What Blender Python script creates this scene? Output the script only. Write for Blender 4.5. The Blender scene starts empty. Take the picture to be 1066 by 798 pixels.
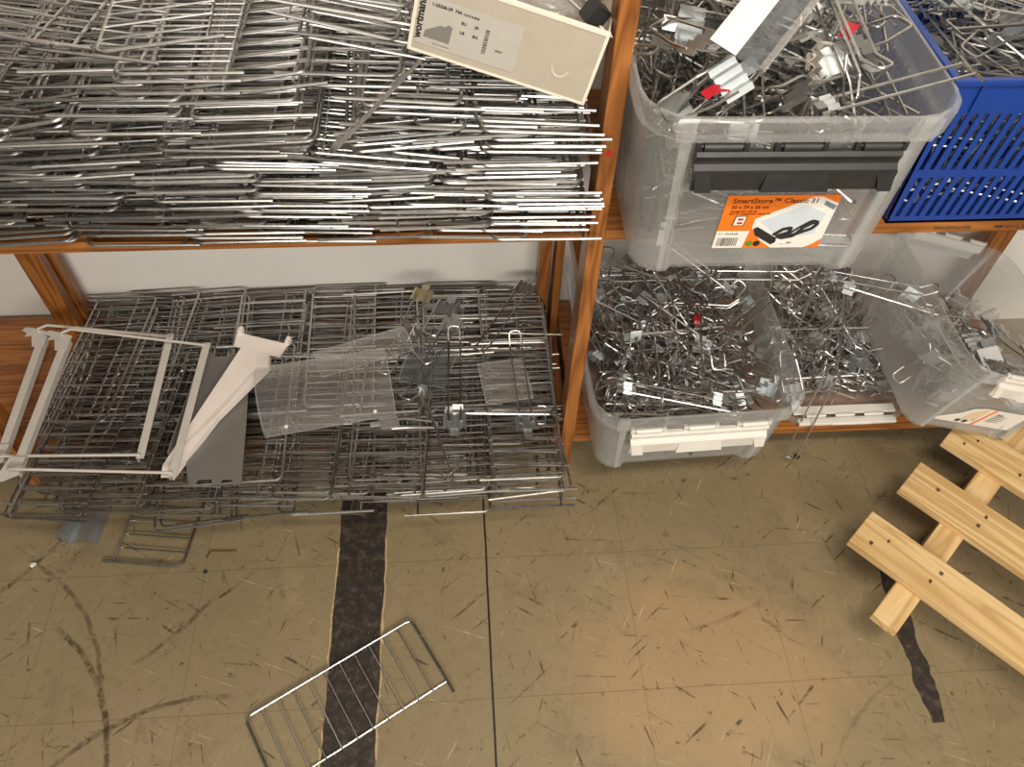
import bpy, bmesh, math, random
from mathutils import Vector, Matrix
random.seed(7)
C = bpy.context.scene.collection
sc = bpy.context.scene
V = Vector
R = math.radians

# ------------------------------------------------------------------ materials
def mat(name):
    m = bpy.data.materials.new(name); m.use_nodes = True
    nt = m.node_tree; nt.nodes.clear()
    out = nt.nodes.new('ShaderNodeOutputMaterial')
    return m, nt, out

class N:
    """tiny node-graph helper"""
    def __init__(s, nt): s.nt = nt
    def new(s, t, **kw):
        n = s.nt.nodes.new(t)
        for k, v in kw.items(): setattr(n, k, v)
        return n
    def put(s, sock, v):
        if v is None: return
        if hasattr(v, 'is_linked'): s.nt.links.new(v, sock)
        else: sock.default_value = v
    def math(s, op, a, b=None, c=None, clamp=False):
        n = s.new('ShaderNodeMath', operation=op, use_clamp=clamp)
        for i, v in enumerate((a, b, c)): s.put(n.inputs[i], v)
        return n.outputs[0]
    def noise(s, vec, scale, detail=3, rough=.55, dist=0):
        n = s.new('ShaderNodeTexNoise'); s.put(n.inputs['Vector'], vec)
        n.inputs['Scale'].default_value = scale; n.inputs['Detail'].default_value = detail
        n.inputs['Roughness'].default_value = rough; n.inputs['Distortion'].default_value = dist
        return n.outputs['Fac']
    def mapping(s, vec, loc=(0,0,0), rot=(0,0,0), scale=(1,1,1)):
        n = s.new('ShaderNodeMapping'); s.put(n.inputs['Vector'], vec)
        n.inputs['Location'].default_value = loc; n.inputs['Rotation'].default_value = rot; n.inputs['Scale'].default_value = scale
        return n.outputs[0]
    def step(s, v, lo, hi):
        n = s.new('ShaderNodeMapRange', interpolation_type='SMOOTHSTEP')
        s.put(n.inputs['Value'], v); n.inputs['From Min'].default_value = lo; n.inputs['From Max'].default_value = hi
        return n.outputs[0]
    def mix(s, f, a, b):
        n = s.new('ShaderNodeMix', data_type='RGBA')
        s.put(n.inputs[0], f); s.put(n.inputs[6], a); s.put(n.inputs[7], b)
        return n.outputs[2]
    def ramp(s, f, stops):
        n = s.new('ShaderNodeValToRGB'); s.put(n.inputs[0], f)
        e = n.color_ramp.elements
        while len(e) < len(stops): e.new(.5)
        for i, (p, c) in enumerate(stops): e[i].position = p; e[i].color = c
        return n.outputs[0]
    def obj(s): return s.new('ShaderNodeTexCoord').outputs['Object']
    def rnd(s): return s.new('ShaderNodeObjectInfo').outputs['Random']
    def bump(s, h, strength=.2, dist=.01):
        n = s.new('ShaderNodeBump'); s.put(n.inputs['Height'], h)
        n.inputs['Strength'].default_value = strength; n.inputs['Distance'].default_value = dist
        return n.outputs[0]
    def bsdf(s, out, base, rough=.5, metal=0, normal=None, spec=None, coat=0):
        b = s.new('ShaderNodeBsdfPrincipled')
        s.put(b.inputs['Base Color'], base); s.put(b.inputs['Roughness'], rough)
        s.put(b.inputs['Metallic'], metal)
        if normal is not None: s.put(b.inputs['Normal'], normal)
        if spec is not None: b.inputs['Specular IOR Level'].default_value = spec
        if coat: b.inputs['Coat Weight'].default_value = coat; b.inputs['Coat Roughness'].default_value = .25
        s.nt.links.new(b.outputs[0], out.inputs[0])
        return b
def srgb(r, g, b, a=1):
    f = lambda c: (c/255/12.92) if c/255 <= .04045 else ((c/255+.055)/1.055)**2.4
    return (f(r), f(g), f(b), a)

def plain(name, col, rough=.5, metal=0, var=.12, scale=40, spec=None, bump=0):
    m, nt, out = mat(name); n = N(nt); o = n.obj()
    k = n.noise(o, scale, 4)
    dark = tuple(c*(1-var) for c in col[:3]) + (1,); lite = tuple(min(1, c*(1+var)) for c in col[:3]) + (1,)
    base = n.ramp(k, [(.3, dark), (.7, lite)])
    rr = n.math('ADD', n.math('MULTIPLY', n.noise(o, scale*1.7, 2), .15), rough-.075)
    n.bsdf(out, base, rr, metal, n.bump(k, bump, .002) if bump else None, spec)
    return m
M = {}
def wood(name, c1, c2, c3, axis, rough=.38, grain=9, coat=.15, knots=True):
    m, nt, out = mat(name); n = N(nt); o = n.obj()
    sc_ = [grain*2.2]*3; sc_[axis] = grain*.16
    p = n.mapping(o, scale=tuple(sc_))
    w = n.noise(p, 1.0, 2, .5, .4)
    rings = n.math('FRACT', n.math('MULTIPLY', w, 9.0))
    r2 = n.math('ABSOLUTE', n.math('SUBTRACT', n.math('MULTIPLY', rings, 2), 1))
    s2 = [220]*3; s2[axis] = 5
    fine = n.noise(n.mapping(o, scale=tuple(s2)), 1.0, 3, .6)
    f = n.math('ADD', n.math('MULTIPLY', r2, .6), n.math('MULTIPLY', fine, .4))
    base = n.ramp(f, [(.12, c1), (.5, c2), (.85, c3)])
    dirt = n.step(n.noise(o, 14, 5, .65), .58, .8)
    base = n.mix(n.math('MULTIPLY', dirt, .35), base, tuple(c*.45 for c in c1[:3])+(1,))
    n.bsdf(out, base, rough, 0, n.bump(fine, .12, .002), .4, coat)
    return m
pine = [srgb(112,66,26), srgb(150,92,42), srgb(170,110,56)]
for i, a in enumerate('xyz'): M['pine_'+a] = wood('varnished_pine_'+a, *pine, i)
rawc = [srgb(184,146,92), srgb(212,178,124), srgb(224,194,144)]
M['raw_x'] = wood('raw_pine_x', *rawc, 0, .7, 7, 0)

def metal(name, col, rough, dark=.55):
    m, nt, out = mat(name); n = N(nt); o = n.obj()
    k = n.noise(o, 60, 4, .6)
    v = n.math('ADD', n.math('MULTIPLY', n.rnd(), .35), n.math('MULTIPLY', k, .65))
    base = n.ramp(v, [(.2, tuple(c*dark for c in col[:3])+(1,)), (.75, col)])
    rr = n.math('ADD', n.math('MULTIPLY', n.noise(o, 90, 2), .12), n.math('ADD', n.math('MULTIPLY', n.rnd(), .14), rough-.12))
    n.bsdf(out, base, rr, 1.0)
    return m
M['steel'] = metal('bare_steel_wire', (.62,.605,.58,1), .34, .42)
M['chrome'] = metal('chrome_wire', (.68,.665,.64,1), .29, .55)
M['zinc'] = metal('zinc_plate', (.62,.65,.66,1), .46, .65)
M['brass_zinc'] = metal('yellow_zinc_plate', (.78,.72,.52,1), .46, .8)
M['nickel'] = metal('satin_nickel_plate', (.6,.54,.47,1), .45, .8)

def clear(name, tint, opac, edge, rough=.25, white=(.8,.8,.78,1)):
    """translucent moulded plastic: part see-through, part milky, with a glossy skin"""
    m, nt, out = mat(name); n = N(nt); o = n.obj()
    tr = n.new('ShaderNodeBsdfTransparent'); tr.inputs[0].default_value = tint
    df = n.new('ShaderNodeBsdfDiffuse'); df.inputs[0].default_value = white
    tl = n.new('ShaderNodeBsdfTranslucent'); tl.inputs[0].default_value = white
    gl = n.new('ShaderNodeBsdfGlossy'); gl.inputs['Roughness'].default_value = rough; gl.inputs[0].default_value = (1,1,1,1)
    a = n.new('ShaderNodeMixShader'); a.inputs[0].default_value = .5
    nt.links.new(df.outputs[0], a.inputs[1]); nt.links.new(tl.outputs[0], a.inputs[2])
    lw = n.new('ShaderNodeLayerWeight'); lw.inputs['Blend'].default_value = .35
    scr = n.step(n.noise(o, 14, 4, .6), .4, .8)
    f = n.math('ADD', n.math('MULTIPLY', lw.outputs['Facing'], edge), n.math('ADD', n.math('MULTIPLY', scr, opac*.3), opac), clamp=True)
    b = n.new('ShaderNodeMixShader'); n.put(b.inputs[0], f)
    nt.links.new(tr.outputs[0], b.inputs[1]); nt.links.new(a.outputs[0], b.inputs[2])
    c = n.new('ShaderNodeMixShader')
    lw2 = n.new('ShaderNodeLayerWeight'); lw2.inputs['Blend'].default_value = .5
    n.put(c.inputs[0], n.math('ADD', n.math('MULTIPLY', n.math('POWER', lw2.outputs['Facing'], 4.0), .5), .03))
    nt.links.new(b.outputs[0], c.inputs[1]); nt.links.new(gl.outputs[0], c.inputs[2])
    nt.links.new(c.outputs[0], out.inputs[0])
    return m
M['bin'] = clear('translucent_bin_plastic', (.96,.965,.965,1), .10, .38, .25, (.86,.88,.88,1))
M['acrylic'] = clear('clear_acrylic', (.98,.97,.96,1), .05, .40, .10, (.9,.88,.86,1))
M['smoke'] = clear('greyish_clear_plastic', (.72,.74,.76,1), .10, .25, .12, (.5,.52,.55,1))
M['bag'] = clear('clear_film', (.95,.95,.95,1), .22, .35, .15, (.85,.85,.86,1))
M['black_plastic'] = plain('black_plastic', (.022,.022,.023,1), .42, var=.2)
M['white_plastic'] = plain('white_plastic', srgb(222,217,208), .45, var=.03)
M['blue'] = plain('blue_plastic', srgb(20,60,142), .35, var=.08, spec=.5)
M['carton'] = plain('beige_carton', srgb(182,172,156), .62, var=.05, scale=25)
M['carton_edge'] = plain('pale_carton_edge', srgb(232,224,208), .6, var=.04)
M['label_grey'] = plain('grey_label_paper', srgb(186,181,172), .55, var=.03)
M['ink'] = plain('black_print', (.02,.02,.02,1), .55, var=.05)
M['ink_grey'] = plain('grey_print', srgb(128,124,118), .55, var=.05)
M['orange'] = plain('orange_print', srgb(238,122,32), .4, var=.03)
M['dark_red'] = plain('brown_print', srgb(105,40,20), .5, var=.05)
M['paper'] = plain('white_paper', srgb(236,230,222), .5, var=.03)
M['print_blue'] = plain('pale_blue_print', srgb(205,214,222), .45, var=.04)
M['print_slate'] = plain('slate_print', srgb(120,128,140), .45, var=.04)
M['green'] = plain('green_print', srgb(90,140,50), .5)
M['sand'] = plain('sand_paper', srgb(226,202,166), .5, var=.04)
M['red'] = plain('red_plastic', srgb(190,22,40), .4)
M['white_metal'] = plain('white_painted_metal', srgb(192,186,178), .4, var=.06)
M['bright_metal'] = plain('bright_white_painted_metal', srgb(232,222,214), .38, var=.03)
M['grey_sheet'] = plain('grey_painted_sheet', srgb(112,108,104), .5, var=.06)
M['stone'] = plain('pale_chip', srgb(225,220,210), .7)
M['rust'] = plain('rusty_iron', srgb(110,58,30), .7, var=.3)
M['rubber'] = plain('black_rubber', (.015,.015,.015,1), .7)
M['nail'] = plain('dark_nail_head', srgb(88,62,40), .5, .3)

# wall plaster
m, nt, out = mat('cream_plaster'); n = N(nt); o = n.obj()
k = n.noise(o, 2.5, 5, .6)
base = n.ramp(k, [(.3, srgb(234,229,219)), (.7, srgb(243,239,231))])
spot = n.step(n.noise(o, 26, 3, .6), .70, .76)
base = n.mix(n.math('MULTIPLY', spot, .35), base, srgb(150,140,122))
n.bsdf(out, base, .75, 0, n.bump(n.noise(o, 120, 3), .08, .002))
M['wall'] = m

# worn linoleum tile floor (object coordinates = metres in the room)
m, nt, out = mat('worn_linoleum_tiles'); n = N(nt); o = n.obj()
sep = n.new('ShaderNodeSeparateXYZ'); nt.links.new(o, sep.inputs[0]); X, Y = sep.outputs[0], sep.outputs[1]
big = n.noise(o, 2.2, 4, .6); mid = n.noise(o, 9, 5, .65); fine = n.noise(o, 70, 4, .7)
base = n.ramp(big, [(.3, srgb(128,114,86)), (.7, srgb(146,130,100))])
base = n.mix(n.math('MULTIPLY', n.step(mid, .5, .72), .5), base, srgb(112,96,70))
base = n.mix(n.math('MULTIPLY', n.step(n.noise(o, 5, 5, .7, .6), .55, .75), .4), base, srgb(166,148,118))
base = n.mix(n.math('MULTIPLY', n.step(fine, .52, .75), .45), base, srgb(98,82,58))
# lamp glow painted into the floor colour as an ochre patch in the walkway
dx = n.math('SUBTRACT', X, .42); dy = n.math('SUBTRACT', Y, .46)
dd = n.math('SQRT', n.math('ADD', n.math('MULTIPLY', dx, dx), n.math('MULTIPLY', n.math('MULTIPLY', dy, dy), 1.7)))
dd = n.math('ADD', dd, n.math('MULTIPLY', n.math('SUBTRACT', mid, .5), .35))
patch = n.math('SUBTRACT', 1, n.step(dd, .12, .36))
base = n.mix(n.math('MULTIPLY', patch, .5), base, srgb(180,146,104))
def scuffs(rot, sx, sy, lo, hi, seed):
    p = n.mapping(n.mapping(o, rot=(0, 0, R(rot))), loc=(seed, seed*.7, 0), scale=(sx, sy, 1))
    return n.step(n.noise(p, 1, 2, .5, .3), lo, hi)
brk = n.step(n.noise(o, 38, 4, .7), .40, .60)
for (rot, sx, sy, lo, hi, sd, amt, col) in [(32, 7, 110, .665, .71, 3.1, .8, srgb(60,46,30)), (-38, 6, 100, .67, .715, 8.4, .8, srgb(58,44,28)),
        (75, 9, 120, .675, .72, 1.7, .8, srgb(64,48,32)), (5, 8, 130, .68, .72, 5.2, .7, srgb(70,54,36)), (-70, 10, 140, .68, .73, 2.9, .7, srgb(60,46,30)),
        (20, 8, 190, .68, .72, 11.3, .55, srgb(196,176,140)), (-60, 8, 200, .68, .72, 6.6, .5, srgb(196,176,140))]:
    base = n.mix(n.math('MULTIPLY', n.math('MULTIPLY', scuffs(rot, sx, sy, lo, hi, sd), brk), amt), base, col)
base = n.mix(n.math('MULTIPLY', n.step(n.noise(o, 45, 3, .6), .66, .72), .65), base, srgb(62,48,32))
blot = n.math('MULTIPLY', n.step(n.noise(n.mapping(o, loc=(4, 2, 0)), 13, 5, .7, .5), .60, .68), n.step(n.noise(o, 3.1, 2), .45, .6))
base = n.mix(n.math('MULTIPLY', blot, .55), base, srgb(92,74,48))
# long boot scuffs, each a broken arc of its own
def arc(cx, cy, r, wd, a0, a1, amt=.8, col=srgb(52,38,22)):
    global base
    ax = n.math('SUBTRACT', X, cx); ay = n.math('SUBTRACT', Y, cy)
    rr = n.math('SQRT', n.math('ADD', n.math('MULTIPLY', ax, ax), n.math('MULTIPLY', ay, ay)))
    rr = n.math('ADD', rr, n.math('MULTIPLY', n.math('SUBTRACT', n.noise(o, 30, 2), .5), .008))
    d = n.math('ABSOLUTE', n.math('SUBTRACT', rr, r))
    msk = n.math('SUBTRACT', 1, n.step(d, wd*.4, wd))
    ang = n.math('ARCTAN2', ay, ax)
    w = n.math('MULTIPLY', n.step(ang, a0, a0+.12), n.math('SUBTRACT', 1, n.step(ang, a1-.12, a1)))
    msk = n.math('MULTIPLY', n.math('MULTIPLY', msk, w), n.math('ADD', n.math('MULTIPLY', brk, .7), .25))
    base = n.mix(n.math('MULTIPLY', msk, amt), base, col)
arc(-.95, .32, .34, .007, -.25, 1.0, .85)
arc(-.45, .10, .36, .006, 1.45, 2.7, .7)
arc(-1.02, .40, .38, .006, .1, 1.15, .6)
arc(-1.3, 1.1, .6, .006, -.9, -.45, .55)
arc(-.9, .95, .52, .006, -1.0, -.55, .6)
arc(.35, .95, .42, .005, -1.5, -1.0, .35)
arc(.95, .05, .42, .005, 2.0, 2.7, .3)
# tile seams
wob = n.math('MULTIPLY', n.math('SUBTRACT', n.noise(o, 6, 2), .5), .004)
def seam(coord, pos, wd, amt, col):
    global base
    d = n.math('ABSOLUTE', n.math('SUBTRACT', n.math('ADD', coord, wob), pos))
    base = n.mix(n.math('MULTIPLY', n.math('SUBTRACT', 1, n.step(d, wd*.5, wd)), amt), base, col)
for i in range(-5, 7):
    if i != 0: seam(X, .033+.2695*i, .0011, .4, srgb(92,76,52))
for i in range(-2, 4): seam(Y, .4296+.267*i, .0011, .45, srgb(88,72,48))
seam(X, .033, .0026, .95, srgb(22,17,12))
rr = n.math('ADD', n.math('MULTIPLY', mid, .25), .33)
n.bsdf(out, base, rr, 0, n.bump(n.math('ADD', fine, n.math('MULTIPLY', mid, 2)), .05, .003), .4)
M['floor'] = m
# tar-black adhesive strip
m, nt, out = mat('black_worn_adhesive'); n = N(nt); o = n.obj()
k = n.noise(o, 60, 6, .75)
base = n.ramp(k, [(.34, srgb(28,23,19)), (.52, srgb(48,40,33)), (.68, srgb(88,76,62))])
base = n.mix(n.math('MULTIPLY', n.step(n.noise(n.mapping(o, scale=(40, 12, 1)), 6, 4, .7), .62, .72), .55), base, srgb(150,132,104))
n.bsdf(out, base, .6, 0, n.bump(k, .3, .002))
M['tar'] = m
M['tar_edge'] = plain('pale_scraped_edge', srgb(176,152,112), .65, var=.25, scale=120)

# ------------------------------------------------------------------ mesh helpers
class MB:
    def __init__(s): s.bm = bmesh.new()
    def tube(s, pts, r, n=6, closed=False):
        pts = [V(p) for p in pts]; bm = s.bm; rings = []; k = len(pts); ref = None
        for i, p in enumerate(pts):
            if closed: t = (pts[(i+1) % k]-pts[i-1]).normalized()
            else: t = (pts[min(i+1, k-1)]-pts[max(i-1, 0)]).normalized()
            if ref is None: ref = t.orthogonal().normalized()
            a = (ref - t*ref.dot(t)).normalized(); b = t.cross(a); ref = a
            rad = r
            if not closed and 0 < i < k-1:
                c = (p-pts[i-1]).normalized().dot((pts[i+1]-p).normalized())
                rad = r/max(.75, math.sqrt(max(.01, (1+c)/2)))
            rings.append([bm.verts.new(p + (a*math.cos(2*math.pi*j/n)+b*math.sin(2*math.pi*j/n))*r) for j in range(n)])
        for i in range(k if closed else k-1):
            A, B = rings[i], rings[(i+1) % k]
            for j in range(n): bm.faces.new((A[j], A[(j+1) % n], B[(j+1) % n], B[j])).smooth = True
        if not closed:
            bm.faces.new(rings[0][::-1]); bm.faces.new(rings[-1])
        return s
    def box(s, lo, hi, bev=0):
        r = bmesh.ops.create_cube(s.bm, size=1)
        lo, hi = V(lo), V(hi)
        for v in r['verts']: v.co = V(((lo[i]+hi[i])/2 + v.co[i]*(hi[i]-lo[i])) for i in range(3))
        if bev:
            es = list({e for v in r['verts'] for e in v.link_edges})
            bmesh.ops.bevel(s.bm, geom=es, offset=bev, segments=2, affect='EDGES', profile=.5)
        return s
    def prism(s, poly, d):
        """closed polygon (3D points) extruded by vector d"""
        bm = s.bm; d = V(d)
        a = [bm.verts.new(V(p)) for p in poly]; b = [bm.verts.new(V(p)+d) for p in poly]
        nn = len(a)
        bm.faces.new(a[::-1]); bm.faces.new(b)
        for i in range(nn): bm.faces.new((a[i], a[(i+1) % nn], b[(i+1) % nn], b[i]))
        return s
    def strip(s, prof, d, th):
        """open profile (3D points) swept along d, given thickness th along its normals"""
        prof = [V(p) for p in prof]; d = V(d); dn = d.normalized(); off = []
        for i in range(len(prof)):
            t = (prof[min(i+1, len(prof)-1)]-prof[max(i-1, 0)]).normalized()
            off.append(prof[i] + t.cross(dn).normalized()*th)
        bm = s.bm
        g = [[bm.verts.new(p+e) for p in L] for L in (prof, off) for e in (V((0,0,0)), d)]
        a0, a1, b0, b1 = g; k = len(prof)
        for i in range(k-1):
            bm.faces.new((a0[i], a0[i+1], a1[i+1], a1[i])); bm.faces.new((b0[i+1], b0[i], b1[i], b1[i+1]))
            bm.faces.new((a0[i+1], a0[i], b0[i], b0[i+1])); bm.faces.new((a1[i], a1[i+1], b1[i+1], b1[i]))
        bm.faces.new((a0[0], a1[0], b1[0], b0[0])); bm.faces.new((a0[-1], b0[-1], b1[-1], a1[-1]))
        return s
    def loft(s, loops, cap=True, smooth=True):
        bm = s.bm; rs = [[bm.verts.new(V(p)) for p in L] for L in loops]; k = len(rs[0])
        for A, B in zip(rs, rs[1:]):
            for j in range(k): bm.faces.new((A[j], A[(j+1) % k], B[(j+1) % k], B[j])).smooth = smooth
        if cap: bm.faces.new(rs[0][::-1]); bm.faces.new(rs[-1])
        return s
    def mesh(s, name, material, recalc=True, sharp=50):
        if recalc: bmesh.ops.recalc_face_normals(s.bm, faces=s.bm.faces)
        me = bpy.data.meshes.new(name); s.bm.to_mesh(me); s.bm.free()
        me.materials.append(material)
        if any(p.use_smooth for p in me.polygons): me.set_sharp_from_angle(angle=R(sharp))
        return me
    def build(s, name, material, parent=None, mw=None):
        return link(name, s.mesh(name, material), parent, mw)
def link(name, me, parent=None, mw=None):
    o = bpy.data.objects.new(name, me); C.objects.link(o)
    if parent is not None: o.parent = parent
    if mw is not None: o.matrix_local = mw
    return o
def tag(o, label, cat, group=None, kind=None):
    if label: o['label'] = label
    if cat: o['category'] = cat
    if group: o['group'] = group
    if kind: o['kind'] = kind
    return o
def thing(name, label, cat, mw=None, group=None):
    o = bpy.data.objects.new(name, None); C.objects.link(o); o.empty_display_size = .03
    if mw is not None: o.matrix_local = mw
    return tag(o, label, cat, group)
def fillet(pts, r, seg=4):
    pts = [V(p) for p in pts]; out = [pts[0]]
    for a, b, c in zip(pts, pts[1:], pts[2:]):
        u = (a-b); w = (c-b); la, lc = u.length, w.length; u.normalize(); w.normalize()
        ang = u.angle(w)
        if ang > 3.1: out.append(b); continue
        t = min(r/math.tan(ang/2), la*.49, lc*.49)
        p0, p1 = b+u*t, b+w*t
        for i in range(seg+1):
            f = i/seg
            out.append((1-f)**2*p0 + 2*f*(1-f)*b + f*f*p1)
    out.append(pts[-1]); return out
def frame(o, x, yhint):
    """matrix with local +X along x and +Y near yhint"""
    x = V(x).normalized(); z = x.cross(V(yhint)).normalized(); y = z.cross(x)
    m = Matrix.Identity(4)
    for i in range(3): m[i][0], m[i][1], m[i][2], m[i][3] = x[i], y[i], z[i], o[i]
    return m
T = Matrix.Translation
def RX(a): return Matrix.Rotation(a, 4, 'X')
def RY(a): return Matrix.Rotation(a, 4, 'Y')
def RZ(a): return Matrix.Rotation(a, 4, 'Z')
def letters(txt, size, material, parent, mw, name='lettering', sx=1, depth=.0002, align='LEFT', bold=.012):
    cu = bpy.data.curves.new(name, 'FONT'); cu.body = txt; cu.size = size; cu.extrude = depth; cu.align_x = align
    cu.resolution_u = 3; cu.offset = size*bold
    t = bpy.data.objects.new(name, cu); C.objects.link(t)
    dg = bpy.context.evaluated_depsgraph_get()
    me = bpy.data.meshes.new_from_object(t.evaluated_get(dg)); me.name = name
    bpy.data.objects.remove(t); bpy.data.curves.remove(cu)
    me.materials.clear(); me.materials.append(material)
    return link(name, me, parent, mw @ Matrix.Diagonal((sx, 1, 1, 1)))

# ------------------------------------------------------------------ setting
FY, BY, WY = .89, 1.257, 1.275            # shelf front, shelf back, wall
ZL, ZU = .1245, .663                       # tops of the two shelves
o = MB().box((-3, -2.5, -.05), (3.2, WY, 0)).build('floor', M['floor']); o['kind'] = 'structure'
o = MB().box((-3, WY, 0), (3.2, WY+.08, 2.7)).build('wall_back', M['wall']); o['kind'] = 'structure'

unit = thing('shelving_unit', 'varnished orange pine shelving unit with two long shelves against the cream wall', 'shelf', T((.2, 1.07, 0)))
U0 = T((-.2, -1.07, 0))
def upart(mb, name, material): return mb.build(name, material, unit, U0.copy())
zt = .018
for z in (ZL, ZU):
    for x0, x1 in ((-1.5, -.874), (-.8735, .1905), (.216, 1.17)):
        upart(MB().box((x0, FY, z-zt), (x1, BY, z), .0015), 'shelf_board', M['pine_x'])
post = MB().box((.191, FY-.004, 0), (.2155, FY+.044, 1.6), .002)
sheetpost = upart(post, 'upright_post', M['pine_z'])
for (x0, x1, y0, y1) in ((-.874, -.846, FY-.004, FY+.044), (-.845, -.803, 1.19, 1.215), (-.838, -.797, 1.222, 1.25),
                         (.166, .190, 1.215, 1.25), (.196, .212, 1.19, 1.235), (1.112, 1.152, 1.20, 1.225), (1.148, 1.176, 1.222, 1.25)):
    upart(MB().box((x0, y0, 0), (x1, y1, 1.6), .002), 'upright_post', M['pine_z'])
for x in (.192, -.872):
    for z in (.50, .045, .99):
        upart(MB().box((x, FY+.042, z), (x+.022, 1.2, z+.035), .002), 'rung', M['pine_y'])
cyl = MB(); cyl.tube([(.203, FY-.0045, .803), (.203, FY-.0055, .803)], .0042, 14)
cyl.build('red_sticker', M['red'], sheetpost, None)['label'] = 'round red dot sticker'
# upside-down stamped words along the front edge of the upper shelf
shelf_r = [c for c in unit.children if c.name.startswith('shelf_board')][-1]
letters('RELATIONSRITNING', .0088, M['ink'], shelf_r, T((.776, FY-.0001, .657)) @ RX(R(90)) @ RZ(R(180)), sx=.72)
letters('KONSTRUKTIONSRUMMA', .0088, M['ink'], shelf_r, T((.892, FY-.0001, .6575)) @ RX(R(90)) @ RZ(R(180)), sx=.78)

# black strips left on the floor
def ragged(x0, x1, y0, y1, seed, wob=.004, skew0=0., skew1=0., n=46, taper=0):
    rd = random.Random(seed); L, Rr = [], []
    a = b = 0
    for i in range(n+1):
        f = i/n; y = y0+(y1-y0)*f
        a = a*.7 + rd.uniform(-wob, wob); b = b*.7 + rd.uniform(-wob, wob)
        nar = 0
        if taper: nar = taper*max(0, (.18-f)/.18)**2
        sh = skew0*(1-f)+skew1*f
        L.append((x0+sh+a+nar, y)); Rr.append((x1+sh+b-nar, y))
    return L, Rr
def strip_thing(name, label, args, z):
    L, Rr = ragged(**args)
    poly = [(x, y, 0) for x, y in L] + [(x, y, 0) for x, y in reversed(Rr)]
    poly = poly[::-1]
    o = MB().prism([(x, y, .0003) for x, y, _ in poly], (0, 0, z)).build(name, M['tar'])
    tag(o, label, 'tape'); return o, L, Rr
s1, L, Rr = strip_thing('floor_tape', 'wide worn black tape strip on the floor under the lone rack', dict(x0=-.252, x1=-.161, y0=.18, y1=1.0, seed=3, wob=.0015, skew0=-.010, skew1=.0), .0008)
for side, E, sg in (('l', L, -1), ('r', Rr, 1)):
    rd = random.Random(5); i = 0
    while i < len(E)-3:
        k = rd.randint(2, 5); seg = E[i:i+k+1]
        if rd.random() < (.75 if side == 'l' else .55):
            w = rd.uniform(.003, .0075)
            poly = [(x, y, .0004) for x, y in seg] + [(x+sg*w*(.5+rd.random()*.6), y, .0004) for x, y in reversed(seg)]
            MB().prism(poly, (0, 0, .0009)).build('scraped_edge', M['tar_edge'], s1)['label'] = 'pale scraped edge of the tape'
        i += k
strip_thing('tape_remnant', 'narrow dark tape remnant on the floor beneath the pallet corner', dict(x0=.787, x1=.820, y0=.345, y1=.70, seed=11, wob=.0035, skew0=.006, skew1=.012, n=30, taper=.006), .0007)

# small litter on the floor
def lump(pos, r, material, name, label, cat, sq=.5, seed=1):
    rd = random.Random(seed); mb = MB()
    bmesh.ops.create_icosphere(mb.bm, subdivisions=2, radius=r)
    for v in mb.bm.verts: v.co *= rd.uniform(.75, 1.15); v.co.z *= sq
    o = mb.build(name, material, None, T(V(pos)+V((0, 0, r*sq*.9)))); tag(o, label, cat); return o
lump((-.832, .726, 0), .006, M['stone'], 'plaster_chip', 'small white plaster chip on the floor at the left', 'debris', .5, 4)
lump((.712, .897, 0), .006, M['rubber'], 'rubber_bit', 'tiny black rubber bit on the floor below the hanging hook', 'debris', .7, 5)
lump((-.505, .695, 0), .004, M['rubber'], 'dirt_crumb', 'dark crumb on the floor left of the black tape', 'debris', .4, 6)
tag(MB().tube(fillet([(-.508, .724, .0025), (-.50, .738, .0025), (-.475, .736, .0022), (-.452, .736, .0022)], .004), .0016, 6).build('rusty_nail', M['rust']),
    'bent rusty nail on the floor in front of the rack pile', 'nail')

# ------------------------------------------------------------------ wire racks
RW, RL = .132, .322
def rack_frame(mb, w=RW, l=RL):
    e = .024
    mb.tube(fillet([(w/2+e, -l/2, 0), (-w/2, -l/2, 0), (-w/2, l/2, 0), (w/2+e, l/2, 0)], .014, 5), .0024, 7)
def rack_rail(mb, w=RW, l=RL): mb.tube([(w/2, -l/2+.001, -.0044), (w/2, l/2-.001, -.0044)], .0022, 6)
BARS = 10
def bar(mb, y, w=RW): mb.tube([(-w/2+.001, y, -.0004), (w/2+.003, y, -.0008)], .0014, 5)
bar_y = [-RL/2 + RL*(i+1)/(BARS+1) for i in range(BARS)]
mb = MB(); rack_frame(mb); rack_rail(mb)
for y in bar_y: bar(mb, y)
ME_rack = mb.mesh('wire_rack', M['steel'])
mb = MB(); rack_frame(mb); ME_frame = mb.mesh('rack_frame', M['steel'])
mb = MB(); rack_rail(mb); ME_rail = mb.mesh('rack_rail', M['steel'])
mb = MB(); bar(mb, 0); ME_bar = mb.mesh('cross_wire', M['steel'])
def rack(mw, label, group=None, detail=False):
    if not detail:
        o = link('wire_rack', ME_rack, None, mw); return tag(o, label, 'rack', group)
    t = thing('wire_rack', label, 'rack', mw, group)
    link('frame', ME_frame, t); link('rail', ME_rail, t)
    for y in bar_y: link('cross_wire', ME_bar, t, T((0, y, 0)))
    return t
rd = random.Random(21)
UPG = ('steel wire rack lying in the tall stacked pile on the upper shelf', 'wire racks stacked on the upper shelf')
cols = [-.745, -.62, -.49, -.36, -.23, -.10, .015, .108]
tops = [8, 30, 31, 31, 30, 30, 30, 27]
PITCH = .0074
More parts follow.
